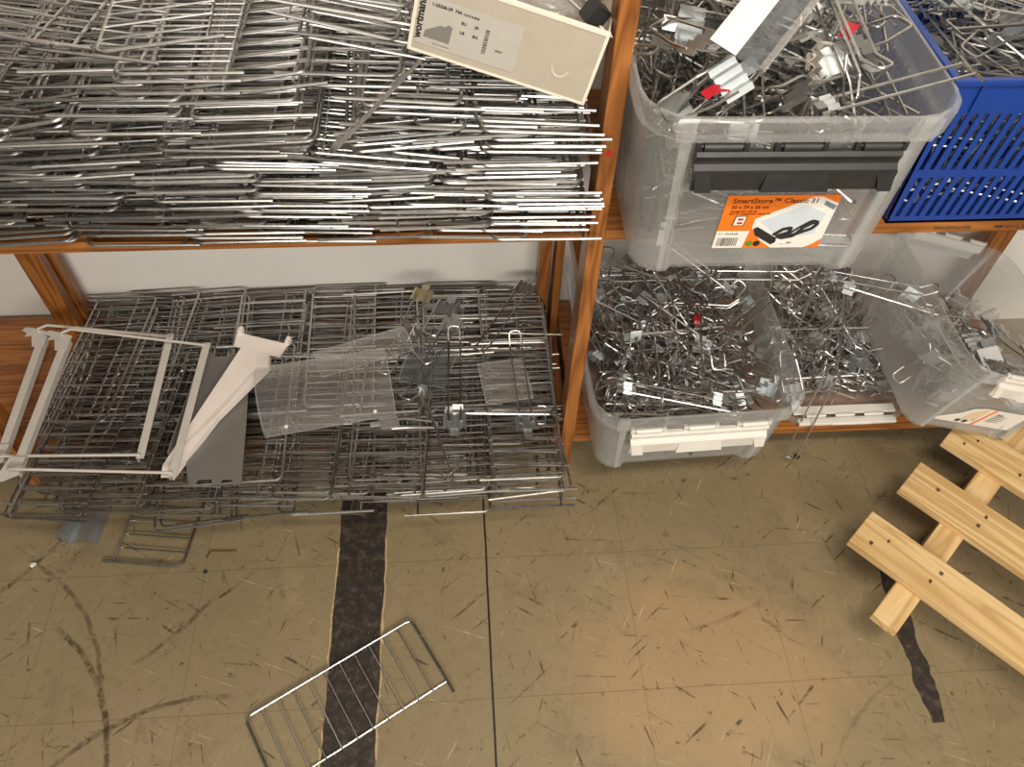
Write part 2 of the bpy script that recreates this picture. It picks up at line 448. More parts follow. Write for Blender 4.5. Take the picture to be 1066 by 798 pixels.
for c, (x, nl) in enumerate(zip(cols, tops)):
    drift = 0; tl = 0
    for i in range(nl):
        lev = i if c else i+22
        z = ZU + .008 + lev*PITCH + (c % 2)*.0037
        if i % 4 == 0: tl = rd.gauss(0, 3.0); drift = rd.gauss(0, .034); yd = rd.gauss(0, 2.2); fl0 = rd.random() < .5
        lim = min(1., .2+i/8)
        tilt = R((tl + rd.gauss(0, .45))*lim)
        yaw = R(yd + rd.gauss(0, .8)); pit = R(rd.gauss(.0, .4)*lim)
        xx = x + drift + rd.gauss(0, .004) + .002*(i % 4); yf = FY + rd.gauss(-.012, .006)
        if c == 7: xx = x - .014 + abs(rd.gauss(0, .011)); yaw *= .5; tilt = R(1.2+rd.gauss(0, .8))*lim; yf -= .008
        elif xx > .085: xx = .085
        if c == 7 and .775 < z < .82: xx -= .026
        if lev > 24: yf += .010*(lev-24)
        fl = fl0 if rd.random() < .75 else not fl0
        if c == 7: fl = rd.random() < .15
        mw = T((xx, yf+RL/2, z)) @ RZ(yaw) @ RY(tilt) @ RX(pit)
        if fl: mw = mw @ RZ(math.pi)
        rack(mw, UPG[0], UPG[1], i >= nl-2)
# loose racks thrown on top of the pile
TOPG = ('steel wire rack lying loose on top of the upper pile, cross wires showing', 'loose racks on top of the upper pile')
for (x, y, z, yaw, tilt, pit) in [(-.67, 1.08, .915, -5, 4, -1), (-.55, 1.09, .920, -3, 3, -1), (-.43, 1.09, .925, -4, 6, 0), (-.66, 1.10, .932, -2, 4, -1),
                                  (-.50, 1.10, .937, -6, 5, -1), (-.37, 1.10, .932, 3, -6, 1), (-.76, 1.08, .925, -3, 4, -1), (-.53, 1.10, .95, -10, 7, 0)]:
    rack(T((x, y, z)) @ RZ(R(yaw)) @ RY(R(tilt)) @ RX(R(pit)), TOPG[0], TOPG[1], True)
BUN = ('steel wire rack in the slanting bundle on the upper pile beside the shoe box', 'slanting bundle of racks left of the shoe box')
for i in range(8):
    mw = T((-.118+rd.gauss(0, .006), .945+rd.gauss(0, .006)+RL/2+i*.004, .925+i*.0112)) @ RZ(R(rd.gauss(-1, 2))) @ RY(R(10+rd.gauss(0, 1.2))) @ RX(R(2))
    rack(mw @ (RZ(math.pi) if i % 3 else Matrix.Identity(4)), BUN[0], BUN[1], i > 4)
# one rack poking out of the front at a slant
corner, free = V((-.152, .842, .842)), V((-.072, .885, .902))
xd = (free-corner).normalized(); yd_ = V((-.25, .80, -.55))
mw = frame(corner, xd, yd_) @ T((RW/2, RL/2, 0))
rack(mw, 'steel rack poking out slantwise from the front of the upper pile', None, True)

LOG = ('steel wire rack lying in the low pile across the bottom shelf', 'wire racks piled on the bottom shelf')
lcols = [-.745, -.63, -.51, -.385, -.26, -.135, -.015, .098]
for row, (yc, nl) in enumerate(((1.088, 6), (.92, 6))):
    for c, x in enumerate(lcols):
        drift = rd.gauss(0, .008); yd = rd.gauss(0, 2)
        for i in range(nl):
            z = ZL + .009 + i*.0115 + (c % 2)*.0045 + row*.003
            if i % 2 == 0: drift = rd.gauss(0, .014); yd = rd.gauss(0, 2.2); fl0 = rd.random() < .5
            xx = x+drift+rd.gauss(0, .008)
            lean = til = 0
            if c < 2: lean = -6; til = -i*1.1; xx = x + .006*i*(c == 0) + rd.gauss(0, .005)
            if c == 7: xx = x+.010+abs(rd.gauss(0, .003))
            yy = yc + rd.gauss(0, .014) - (.025 if row else 0)*(i % 2)
            yy = min(yy, 1.10)
            mw = T((xx, yy, z)) @ RZ(R(yd*(c > 1)+lean+rd.gauss(0, 1.6 if c > 1 else .6))) @ RY(R(rd.gauss(0, .9)+til)) @ RX(R(rd.gauss(0 if row else -.4, .6)))
            flp = fl0 if rd.random() < .8 else not fl0
            if c == 7: flp = rd.random() < .3
            if flp: mw = mw @ RZ(math.pi)
            rack(mw, LOG[0], LOG[1], i >= nl-2)
# the racks buried deepest in the low pile, one uncounted mass
mb = MB()
def deep(mw):
    b2 = bmesh.new(); b2.from_mesh(ME_rack); b2.transform(mw)
    me = bpy.data.meshes.new('tmp'); b2.to_mesh(me); b2.free(); mb.bm.from_mesh(me); bpy.data.meshes.remove(me)
for yc in (1.09, 1.0, .935):
    for x in (-.69, -.56, -.43, -.30, -.17, -.05, .07):
        for i in range(4):
            deep(T((x+rd.gauss(0, .014), yc+rd.gauss(0, .009), ZL+.010+i*.015)) @ RZ(R(rd.gauss(0, 2))) @ (RZ(math.pi) if rd.random() < .5 else Matrix.Identity(4)))
for x in (-.68, -.555, -.43, -.30, -.17, -.04, .06):
    for i in range(6):
        deep(T((x+rd.gauss(0, .014), FY+.012+RL/2+abs(rd.gauss(0, .006)), ZU+.012+i*.012)) @ RZ(R(rd.gauss(0, 1))) @ (RZ(math.pi) if rd.random() < .5 else Matrix.Identity(4)))
tag(mb.build('rack_stack', M['steel']), 'the wire racks buried deepest inside the two rack piles', 'racks', None, 'stuff')
# lone racks on the floor
a, b, c_ = V((-.392, .418, .0075)), V((-.111, .578, .0075)), V((-.044, .464, .0075))
ly = (b-a).normalized(); lx = V((ly.y, -ly.x, 0))
mw = frame((a+b)/2, lx, ly) @ T((RW/2-.0, 0, 0))
rack(mw, 'lone steel wire rack lying on the floor across the wide black tape', None, True)
p0, p1 = V((-.548, .705, .008)), V((-.53, .84, .008))
ly = (p1-p0).normalized(); lx = V((-ly.y, ly.x, 0))
mw = frame((p0+ly*RL/2), lx, ly) @ T((RW/2, 0, 0))
rack(mw, 'steel wire rack on the floor, half hidden under the bottom shelf pile', None, True)

# ------------------------------------------------------------------ painted metal pieces on the low pile
def wire_bracket(label, mw, w, l):
    t = thing('wire_carrier', label, 'bracket', mw)
    for s in (-1, 1):
        mb = MB()                                        # L-section arm along y
        x = s*w/2
        mb.box((x-.0065, 0, -.001), (x+.0065, l, .0015), .0006)
        mb.box((x+s*-.0065-.001, 0, -.014), (x+s*-.0065+.001, l, .0015), .0006)
        arm = mb.build('arm', M['white_metal'], t)
        if s < 0:
            mb = MB()                                    # toothed hook plate at the rear end
            for q in ((0, 1), (-.002, -1)):
                pass
            mb.prism([(x-.010, l-.03, .003), (x+.012, l-.03, .003), (x+.012, l+.004, .003), (x-.012, l+.012, .003), (x-.034, l+.016, .003), (x-.040, l+.008, .003),
                      (x-.028, l+.002, .003), (x-.030, l-.006, .003), (x-.018, l-.004, .003)], (0, 0, .002))
            mb.build('hook_plate', M['white_metal'], t)
            mb = MB()
            mb.prism([(x-.014, .03, .003), (x+.012, .03, .003), (x+.012, -.004, .003), (x-.012, -.018, .003), (x-.030, -.016, .003), (x-.020, .004, .003)], (0, 0, .002))
            mb.build('hook_plate', M['white_metal'], t)
    for y, n_ in ((.006, 0), (l-.008, 1)):
        pts = [(-w/2-.004, y+.012, .004), (-w/2-.008, y+(.012 if n_ else -.004), .012), (-w/2+.012, y+(.02 if n_ else -.006), .016), (w/2, y, .003)]
        MB().tube(fillet(pts, .008, 3), .0027, 7).build('rod', M['white_metal'], t)
    return t
def flat_frame(pa, pb, w):
    """origin at front centre, x to the right, y to the rear"""
    y = (V(pb)-V(pa)).normalized(); return y
wire_bracket('white painted bracket frame at the far left of the low rack pile', frame((-.700, .815, .226), (1, -.03, 0), (.085, 1, .08)), .246, .275)
wire_bracket('white painted bracket frame lying over the first one, right arm beside the grey plate', frame((-.642, .770, .243), (1, -.06, -.02), (.085, 1, .06)), .268, .29)

mb = MB()
out2 = [(-.505, 1.065), (-.492, 1.062), (-.490, 1.052), (-.462, 1.052), (-.460, 1.062), (-.446, 1.060), (-.444, 1.050), (-.427, 1.049), (-.414, .99), (-.404, .888), (-.394, .754), (-.408, .752),
        (-.412, .764), (-.428, .764), (-.430, .754), (-.444, .754), (-.447, .766), (-.470, .766), (-.473, .757), (-.485, .757), (-.497, .80), (-.512, .90)]
mb.prism([(x, y, .2155-(y-.9)*.03) for x, y in out2][::-1], (0, 0, .0015))
g = mb.build('sheet_plate', M['grey_sheet']); tag(g, 'notched grey sheet metal plate lying under the white shelf bracket', 'plate')
mb = MB(); mb.prism([(-.528, .815, .218), (-.514, .81, .218), (-.496, 1.06, .212), (-.505, 1.068, .212)], (0, 0, .0015)); mb.prism([(-.528, .815, .2195), (-.5265, .815, .2195), (-.5035, 1.068, .2135), (-.505, 1.068, .2135)], (0, 0, .018))
mb.build('folded_flange', M['grey_sheet'], g)

t = thing('shelf_bracket', 'bright white tapered shelf bracket with a square end plate on the grey plate', 'bracket', frame((-.389, 1.064, .243), (.96, -.3, 0), (.28, .95, .05)))
mb = MB()
mb.prism([(-.050, -.026, -.001), (.047, -.030, -.001), (.052, .010, -.001), (.040, .004, -.001), (-.040, .006, -.001), (-.056, .012, -.001), (-.056, .0, -.001)], (0, 0, .003))
mb.build('end_plate', M['bright_metal'], t)
mb = MB()
mb.prism([(-.034, -.026, 0), (.026, -.030, 0), (.034, -.055, 0), (-.010, -.185, 0), (-.034, -.318, -.005), (-.052, -.322, -.005), (-.060, -.300, -.005)], (0, 0, .0022))
mb.prism([(.026, -.028, -.012), (.036, -.055, -.012), (-.008, -.185, -.012), (-.033, -.318, -.014), (-.0345, -.318, -.014), (-.010, -.185, -.012), (.0345, -.055, -.012)][::-1], (0, 0, .0135))
mb.build('arm', M['bright_metal'], t)
for x in (-.05, .05):
    MB().box((x-.004, .002, -.001), (x+.004, .016, .012), .001).build('hook_tab', M['bright_metal'], t)

# clear plastic holders on the low pile
def bent(name, label, a, b, prof, th, material, cat='plastic holder', n_=None):
    """sheet bent along the axis a-b; prof = (across, up) pairs in metres"""
    a, b = V(a), V(b); d = b-a; th = max(th, .0022); dn = d.normalized(); side = V((-dn.y, dn.x, 0)).normalized(); up = dn.cross(side)*1
    if up.z < 0: up = -up
    pts = [a+side*p+up*q for p, q in prof]
    mb = MB(); mb.strip(pts, d, th)
    for f in mb.bm.faces: f.smooth = False
    o = mb.build(name, material); tag(o, label, cat)
    rim = pts + [p+d for p in reversed(pts)]
    MB().tube(rim, .0009, 6, True).build('edge_glow_bead', M['bag'], o)  # pale bead added along the sheet's border to imitate bright edge glow
    return o
prof = [(.0, 0), (.004, .018), (.012, .036), (.024, .052), (.04, .064), (.058, .071), (.078, .073), (.098, .069), (.116, .060)]
h1 = bent('clear_holder', 'large curved clear acrylic holder across the white bracket', (-.365, .852, .218), (-.128, .892, .218), prof, .0016, M['acrylic'])
for p in ((-.325, .862, .236), (-.165, .889, .236)):
    mb = MB(); bmesh.ops.create_uvsphere(mb.bm, u_segments=10, v_segments=6, radius=.004)
    mb.build('stud', M['white_plastic'], h1, T(p))
bent('clear_holder', 'long folded clear plastic strip on top of the curved acrylic holder', (-.262, .945, .272), (-.092, 1.005, .272),
     [(0, 0), (.012, .004), (.03, .006), (.045, .006), (.062, .0), (.070, -.006)], .0013, M['acrylic'])
bent('clear_holder', 'greyish clear plastic flap beside the hook cluster on the low pile', (-.125, .962, .232), (-.035, .93, .246), [(0, 0), (.03, .008), (.06, .010), (.09, .004)], .0013, M['smoke'])
bent('clear_holder', 'ribbed clear plastic tray at the right of the low pile', (.042, .905, .222), (.132, .918, .222), [(0, 0), (.004, .008), (.03, .009), (.034, .005), (.038, .009), (.06, .010), (.064, .006), (.068, .010), (.095, .008), (.1, 0)], .0013, M['acrylic'])

# ------------------------------------------------------------------ hooks
def corr(mb, w, l, ridges, th=.0011, amp=.005, x0=0., z0=0.):
    """corrugated saddle plate: l along x, w along y"""
    pts = []; k = ridges*4
    for i in range(k+1):
        y = -w/2+w*i/k
        z = amp*(.5-.5*math.cos(2*math.pi*i/4))
        pts.append((x0, y, z0+z))
    mb.strip(pts, (l, 0, 0), th)
def hook_meshes(kind):
    w, c = MB(), MB()
    if kind == 'double':                                   # long double-wire hook
        l = .205
        w.tube(fillet([(.0, -.0115, 0), (l-.024, -.0115, 0), (l, -.0115, .018), (l, .0115, .018), (l-.024, .0115, 0), (0, .0115, 0)], .009, 3), .0018, 6)
        corr(c, .029, .015, 3, amp=.004, x0=-.010, z0=-.003)
        c.box((-.022, -.006, -.0035), (-.010, .006, -.0022))
        c.prism([(-.020, -.0145, -.002), (-.010, -.0145, -.002), (-.010, -.0115, -.002), (-.020, -.0115, -.002)], (0, 0, .009))
        c.prism([(-.020, .0115, -.002), (-.010, .0115, -.002), (-.010, .0145, -.002), (-.020, .0145, -.002)], (0, 0, .009))
    elif kind == 'single':                                 # single prong with upturned tip and cross bar
        l = .19
        w.tube(fillet([(0, 0, 0), (l-.02, 0, 0), (l, 0, .022)], .01, 3), .0023, 6)
        w.tube(fillet([(l-.045, -.018, .003), (l-.03, -.018, .003), (l-.03, .018, .003), (l-.045, .018, .003)], .004, 2), .0014, 5)
        corr(c, .034, .02, 2, amp=.005, x0=-.012, z0=-.003)
        c.box((-.024, -.012, -.0035), (-.012, .012, -.0022)); c.box((-.025, -.012, -.0035), (-.0235, .012, .010))
    elif kind == 'short':                                  # short wide bail with a big saddle
        l = .085
        w.tube(fillet([(0, -.02, 0), (.03, -.02, .002), (l, -.014, .012), (l, .014, .012), (.03, .02, .002), (0, .02, 0)], .008, 3), .0019, 6)
        corr(c, .05, .034, 4, amp=.006, x0=-.018, z0=-.004)
        c.box((-.036, -.009, -.0045), (-.018, .009, -.0032)); c.tube([(-.028, 0, -.0034), (-.028, 0, -.0022)], .003, 8)
    return w, c
ME_h = {}
for k in ('double', 'single', 'short'):
    for mt, clipm in (('chrome', 'zinc'),):
        w, c = hook_meshes(k)
        ME_h[k] = (w.mesh('hook_wire', M[mt]), c.mesh('saddle_clip', M[clipm]))
def big_clip():
    c = MB(); corr(c, .042, .030, 4, amp=.006, x0=-.016, z0=-.003); c.box((-.030, -.008, -.0035), (-.016, .008, -.0022)); return c
ME_clip_y = big_clip().mesh('saddle_clip', M['brass_zinc'])
ME_clip_b = big_clip().mesh('saddle_clip', M['zinc'])
ME_clip_n = hook_meshes('short')[1].mesh('saddle_clip', M['nickel'])
def hook(kind, mw, label, group=None, clip=None):
    t = thing('display_hook', label, 'hook', mw, group)
    link('wire', ME_h[kind][0], t); link('saddle_clip', clip or ME_h[kind][1], t)
    return t
def hook_at(kind, base, tip, label, roll=0, group=None, clip=None, up=(0, 0, 1)):
    x = V(tip)-V(base); y = V(up).cross(x)
    return hook(kind, frame(base, x, y) @ RX(R(roll)), label, group, clip)
LEN = {'double': .205, 'single': .19, 'short': .085}
def heap(n_, inside, ztop, zbot, kinds, label, group, rd, pitch=16, local=None, lim=None, yawf=None, dense=.55):
    """fill a container from the bottom up; inside(x,y)->bool for both ends"""
    made = 0; tries = 0
    while made < n_ and tries < 20000:
        tries += 1
        k = rd.choice(kinds); L_ = LEN[k]
        x = rd.uniform(lim[0], lim[1]); y = rd.uniform(lim[2], lim[3])
        f = (made+.5)/n_; f = f**dense
        z = zbot + (ztop(x, y)-zbot)*f + rd.uniform(-.012, .008)
        yaw = yawf(rd) if yawf else rd.uniform(0, 2*math.pi)
        pt = R(rd.gauss(0, pitch))
        d = V((math.cos(yaw)*math.cos(pt), math.sin(yaw)*math.cos(pt), math.sin(pt)))
        a_, b_ = V((x, y, z))-d*(L_*.5+.02), V((x, y, z))+d*L_*.5
        if not (inside(a_.x, a_.y) and inside(b_.x, b_.y)): continue
        if min(a_.z, b_.z) < zbot-.002: continue
        mx = max(a_.z-ztop(a_.x, a_.y), b_.z-ztop(b_.x, b_.y))
        if mx > .035: continue
        mw = frame(a_+d*.02, d, V((0, 0, 1)).cross(d)) @ RX(R(rd.choice((0, 180, 0, 180, 60, -60)) + rd.gauss(0, 20)))
        if local is not None: mw = local @ mw
        hook(k, mw, label, group); made += 1
def tangle(n_, inside, ztop, zbot, label, rd, lim, local=None, name='hook_tangle', seed=0):
    mb = MB(); made = 0; tries = 0
    while made < n_ and tries < 20000:
        tries += 1
        x = rd.uniform(lim[0], lim[1]); y = rd.uniform(lim[2], lim[3]); z = rd.uniform(zbot+.004, max(zbot+.006, ztop(x, y)-.03))
        yaw = rd.uniform(0, 6.28); d = V((math.cos(yaw), math.sin(yaw), rd.gauss(0, .2))).normalized(); L_ = rd.uniform(.08, .2)
        a_, b_ = V((x, y, z))-d*L_/2, V((x, y, z))+d*L_/2
        if not (inside(a_.x, a_.y) and inside(b_.x, b_.y)) or min(a_.z, b_.z) < zbot or max(a_.z-ztop(a_.x, a_.y), b_.z-ztop(b_.x, b_.y)) > -.004: continue
        s_ = V((-d.y, d.x, 0)).normalized()*.011
        mb.tube(fillet([a_-s_, b_-s_, b_+s_, a_+s_], .006, 2), .0018, 5); made += 1
    o = mb.build(name, M['chrome'], None, local); tag(o, label, 'hooks', None, 'stuff'); return o

# ------------------------------------------------------------------ storage bins
def outline(hw, y0, y1, r, rec=0.):
    """rounded rectangle, optional shallow recess in the two short sides"""
    pts = []
    def side(fr, ya, sgn):
        for f in fr:
            yy = ya + (sgn*rec if abs(f) < .72 else 0)
            pts.append((f*hw*sgn, yy))
    fr = [-.80, -.73, -.70, -.35, 0, .35, .70, .73, .80]
    side(fr, y0, 1)
    for i in range(5):
        a = -math.pi/2 + math.pi/2*i/4; pts.append((hw-r+r*math.cos(a), y0+r+r*math.sin(a)))
    for f in (.25, .5, .75): pts.append((hw, y0+r+(y1-y0-2*r)*f))
    for i in range(5):
        a = math.pi/2*i/4; pts.append((hw-r+r*math.cos(a), y1-r+r*math.sin(a)))
    side(fr, y1, -1)
    for i in range(5):
        a = math.pi/2 + math.pi/2*i/4; pts.append((-hw+r+r*math.cos(a), y1-r+r*math.sin(a)))
    for f in (.75, .5, .25): pts.append((-hw, y0+r+(y1-y0-2*r)*f))
    for i in range(5):
        a = math.pi + math.pi/2*i/4; pts.append((-hw+r+r*math.cos(a), y0+r+r*math.sin(a)))
    return pts
def handle(t, W, h, material, y0, flip, s=1., name='clip_handle', frac=.325):
    """hinged clip handle below the rim: hinge barrels, a hollow band and a stepped skirt"""
    a = W*frac; g = lambda pts: [(-a, y, z) for y, z in pts]
    mw = T((0, y0, 0)) @ (RZ(math.pi) if flip else Matrix.Identity(4))
    mb = MB()
    prof = [(.004, -.046), (-.004, -.045), (-.007, -.050), (-.004, -.058), (-.004, -.062), (-.009, -.068), (-.012, -.069), (-.010, -.096), (-.007, -.096), (-.004, -.070), (.006, -.066)]
    mb.prism(g([(y*s, h+z*s) for y, z in prof]), (2*a, 0, 0))
    hd = mb.build(name, material, t, mw)
    if material is M['black_plastic']: hd['label'] = 'black clip handle'
    else: hd['label'] = 'white clip handle'
    for (x0, x1, t0, t1) in ((-.97, -.80, -.99, -.85), (-.32, .36, -.28, .32), (.86, .99, .80, .99)):
        P = [(a*x0, -.0165*s, h-.0945*s), (a*x1, -.0165*s, h-.0945*s), (a*t1, -.0115*s, h-.069*s), (a*t0, -.0115*s, h-.069*s)]
        MB().prism(P, (0, .006*s, 0)).build('skirt_panel', material, hd)
    for x in (-.68, 0, .69):
        mb = MB(); xx = x*a*1.12
        mb.tube([(xx-.021*s*W/.36, -.001*s, h-.040*s), (xx+.021*s*W/.36, -.001*s, h-.040*s)], .0058*s, 10)
        mb.box((xx-.030*s*W/.36, -.003*s, h-.046*s), (xx-.024*s*W/.36, .004*s, h-.033*s), .001)
        mb.box((xx+.024*s*W/.36, -.003*s, h-.046*s), (xx+.030*s*W/.36, .004*s, h-.033*s), .001)
        mb.tube([(xx-.03*s*W/.36, .0005, h-.040*s), (xx+.03*s*W/.36, .0005, h-.040*s)], .003*s, 8)
        mb.build('hinge_barrel', material, hd)
    return hd
def make_bin(label, mw, W, L, h, hm, rear=True, s=1., lift=0.):
    t = thing('storage_bin', label, 'storage box', mw)
    def lp(z, ins, rec=0., r=.045, tap=1.0): return [(x, y, z) for x, y in outline(W/2-ins*s, ins*s, L-ins*s, r*s, rec*s)]
    loops = [lp(0, .038, .006, .03), lp(.002, .030, .008, .035), lp(.008, .024, .010, .04), lp(h-.036*s, .011, .010, .05),
             lp(h-.033*s, .0035, .004, .055), lp(h-.032*s, .0, .0, .06), lp(h-.004*s, -.003, .0, .062), lp(h, -.001, 0, .06), lp(h, .0035, 0, .058),
             lp(h-.012*s, .006, .0, .056), lp(h-.030*s, .0125, .0095, .05), lp(.010, .0265, .0095, .038), lp(.0045, .033, .008, .033), lp(.003, .040, .006, .03)]
    link('body', MB().loft(loops).mesh('body', M['bin'], sharp=24), t)
    for x in (-.17, .17):                                    # moulded stiffening ribs under the rim
        MB().box((x*W-.0012, .004*s, h-.033*s), (x*W+.0012, .014*s, h-.004*s)).build('rib', M['bin'], t)
    zo = lift*s
    handle(t, W, h+zo, hm, .004*s-lift*.1, False, s, frac=.325 if not lift else .29)
    if rear: handle(t, W, h+zo, hm, L-.004*s+lift*.1, True, s, frac=.325 if not lift else .29)
    return t
bigW, bigL, bigH = .380, .465, .268
MT = T((.4045, .770, ZU+.0005)) @ RZ(R(-1))
top_bin = make_bin('clear bin with black clip handle and orange label on the upper shelf', MT, bigW, bigL, bigH, M['black_plastic'])
LW, LL, LH = .386, .425, .20
ML = T((.420, .790, ZL+.0005)) @ RZ(R(2.0))
low_bin = make_bin('clear bin with white clip handle full of hooks on the bottom shelf', ML, LW, LL, LH, M['white_plastic'])
S3 = .827
MR = T((.969, .812, .1655)) @ RZ(R(.79)) @ RY(R(17.64)) @ RX(R(-.74))
W3, L3, H3 = .365*S3, .465*S3, .235*S3
right_bin = make_bin('small clear bin tipped to the right on the bottom shelf, white handles', MR, W3, L3, H3, M['white_plastic'], True, S3, .042)

# the orange product label inside the front of the upper bin
slope = math.atan2(.013, bigH-.044)
def wall_y(z): return .034-.013*(z-.008)/(bigH-.044) - .0008
zb, ztp = .0435, .138; lw = .148; lx = .0135
lab_m = T((lx-lw/2, wall_y(zb), zb)) @ RX(R(90)+math.atan2(wall_y(zb)-wall_y(ztp), ztp-zb))     # x right, y up the wall, z towards the viewer
lh = (ztp-zb)/math.cos(slope)
def lpoly(name, pts, lift, material, parent, th=.0002):
    """polygon in label units (u right, v down, 0..1)"""
    P = [(u*lw, (1-v)*lh, lift) for u, v in pts]
    return MB().prism(P[::-1], (0, 0, th)).build(name, material, parent, None)
lab = MB().prism([(0, 0, 0), (lw, 0, 0), (lw, lh, 0), (0, lh, 0)], (0, 0, .0004)).build('product_label', M['orange'], top_bin, lab_m)
lab['label'] = 'orange printed product label'
lpoly('picture_box', [(.31, .43), (.76, .03), (.84, .03), (1, .15), (1, .82), (.93, .93), (.86, 1), (.55, 1), (.42, .84), (.31, .6)], .0005, M['paper'], lab)
lpoly('picture_box', [(.36, .47), (.72, .17), (.93, .33), (.90, .72), (.62, .82), (.5, .66)], .0008, M['print_blue'], lab)
lpoly('picture_box', [(.88, .10), (.995, .19), (.985, .27), (.875, .17)], .0008, M['print_slate'], lab)
lpoly('picture_clip', [(.325, .61), (.36, .58), (.57, .80), (.575, .88), (.54, .93), (.36, .74)], .0011, M['ink'], lab)
def cable(pts, r=.0034):
    MB().tube(fillet([(u*lw, (1-v)*lh, .0011) for u, v in pts], .006, 4), r, 6).build('picture_cable', M['ink'], lab).scale = (1, 1, .4)
cable([(.53, .74), (.60, .63), (.68, .60), (.66, .69), (.56, .76), (.62, .80), (.72, .76), (.78, .60), (.86, .50), (.90, .52), (.86, .62), (.74, .72), (.62, .80)])
cable([(.56, .77), (.66, .74), (.74, .60), (.84, .46), (.90, .50)], .0028)
lpoly('logo_tile', [(.125, .37), (.235, .37), (.225, .56), (.115, .56)], .0005, M['dark_red'], lab)
lpoly('logo_tile', [(.135, .385), (.225, .385), (.216, .545), (.126, .545)], .0007, M['paper'], lab)
for v in (.415, .485): lpoly('logo_bar', [(.155, v), (.205, v), (.203, v+.035), (.153, v+.035)], .0010, M['red'], lab)
lpoly('barcode_panel', [(0, .66), (.30, .66), (.28, .995), (0, .995)], .0005, M['paper'], lab)
x = .03
rb = random.Random(2)
while x < .22:
    w_ = rb.choice((.004, .006, .010)); lpoly('barcode_bar', [(x, .79), (x+w_, .79), (x+w_, .95), (x, .95)], .0008, M['ink'], lab); x += w_+rb.choice((.005, .008))
for u, mm in ((.335, M['green']), (.405, M['ink'])):
    lpoly('round_mark', [(u+.033*math.cos(a*.524), .91+.055*math.sin(a*.524)) for a in range(12)], .0006, mm, lab)
def ltext(s_, u, v, size, material, sx=1.): letters(s_, size, material, lab, T((u*lw, (1-v)*lh, .0007)), sx=sx)
ltext('SmartStore\u2122 Classic 31', .055, .135, .0112, M['dark_red'], 1.02)
ltext('50 x 39 x 26 cm', .06, .235, .0075, M['dark_red'])
ltext('Storage box with lid', .065, .30, .0042, M['dark_red']); ltext('Box 31 l transparent / black clips', .06, .345, .0042, M['dark_red'])
ltext('31 l  50x39x26', .02, .73, .0045, M['ink'])
# a folded bag of clips seen through the bottom of the bin
# white sticker low on the left of the bin
MB().box((-.1365, .040, .045), (-.128, .0425, .085), .001).build('white_sticker', M['paper'], top_bin, T((-.0, -.005, 0)))

# paper label at the front of the tipped bin
y_ = .0255*S3
pl = MB().prism([(-.090, y_+.004, .030), (.10, y_+.004, .030), (.10, y_-.0015, .085), (-.01, y_-.0015, .085), (-.035, y_-.001, .078), (-.05, y_+.001, .060), (-.085, y_+.003, .040)], (0, .0006, 0)).build('paper_label', M['paper'], right_bin)
pl['label'] = 'torn white paper label with an orange stripe'
MB().prism([(.0, y_+.0034, .030), (.006, y_+.0034, .030), (.018, y_-.002, .085), (.012, y_-.002, .085)], (0, .0004, 0)).build('label_stripe', M['orange'], pl)
MB().prism([(-.035, y_+.002, .044), (-.004, y_+.002, .044), (.002, y_-.0018, .083), (-.012, y_-.0018, .083), (-.03, y_+.0, .066)], (0, .0003, 0)).build('label_panel', M['sand'], pl)
for i, z in enumerate((.072, .066, .060, .054, .048)):
    letters('31 30 0 6 9 2 1 1 2' if i else 'Classic', .0045 if i else .007, M['ink_grey'], pl, T((.024-i*.001, y_-.0022+i*.0009, z)) @ RX(R(96)), sx=.9)
for x0 in (-.045, -.028):
    MB().prism([(x0, y_+.0015, .036), (x0+.009, y_+.0015, .036), (x0+.012, y_+.001, .043), (x0+.003, y_+.001, .043)], (0, .0004, 0)).build('printed_mark', M['ink'], pl)

# ------------------------------------------------------------------ contents of the bins
def box_in(cx, x_half, y0, y1): return lambda x, y: abs(x-cx) < x_half and y0 < y < y1
rdh = random.Random(5)
lo_in = box_in(0, LW/2-.030, .028, LL-.03)
lo_top = lambda x, y: .165 + .20*max(0, min(1, (y-.05)/.30))**1.2*.55 + .02*math.sin(9*x+1)
tangle(170, lo_in, lo_top, .012, 'deep tangle of hooks beneath the top layer in the lower bin', rdh, (-.13, .13, .05, .38), ML)
heap(118, lo_in, lo_top, .03, ['double']*9+['single']*2, 'chrome display hook in the jumble filling the lower bin', 'hooks in the lower clear bin', rdh, 15, ML, (-.14, .14, .06, .37))
he_in = lambda x, y: .625 < x < .885-(y-.9)*.12 and .925 < y < 1.24
he_top = lambda x, y: .165 + .19*max(0, min(1, (y-.93)/.2))*max(.25, min(1, (.93-x)/.22))
tangle(90, he_in, he_top, .150, 'deep tangle of hooks under the loose heap beside the lower bin', rdh, (.63, .88, .94, 1.22))
heap(58, he_in, he_top, .156, ['double']*8+['single']*2+['short'], 'chrome display hook in the loose heap between the two bottom bins', 'hooks heaped on the white-edged lid', rdh, 17, None, (.63, .87, .95, 1.20))
to_in = box_in(0, bigW/2-.028, .03, bigL-.03)
to_top = lambda x, y: .225 + .11*max(0, min(1, (y-.03)/.18)) + .015*math.sin(11*x)
tangle(330, to_in, to_top, .03, 'deep tangle of hooks seen through the walls of the upper bin', rdh, (-.14, .14, .04, .42), MT)
heap(82, to_in, to_top, .10, ['short']*4+['double']*3+['single'], 'chrome display hook in the jumble filling the upper bin', 'hooks in the upper clear bin', rdh, 22, MT, (-.13, .13, .05, .40), dense=.4)
r_in = box_in(.0, W3/2-.022, .028, L3-.03)
r_top = lambda x, y: .105 + .24*x + .03*math.sin(14*y)
heap(42, r_in, r_top, .02, ['double']*2+['short']*3, 'chrome display hook in the small tipped bin at the right', 'hooks in the tipped bin', rdh, 15, MR, (-.08, .11, .06, .33), dense=.6)

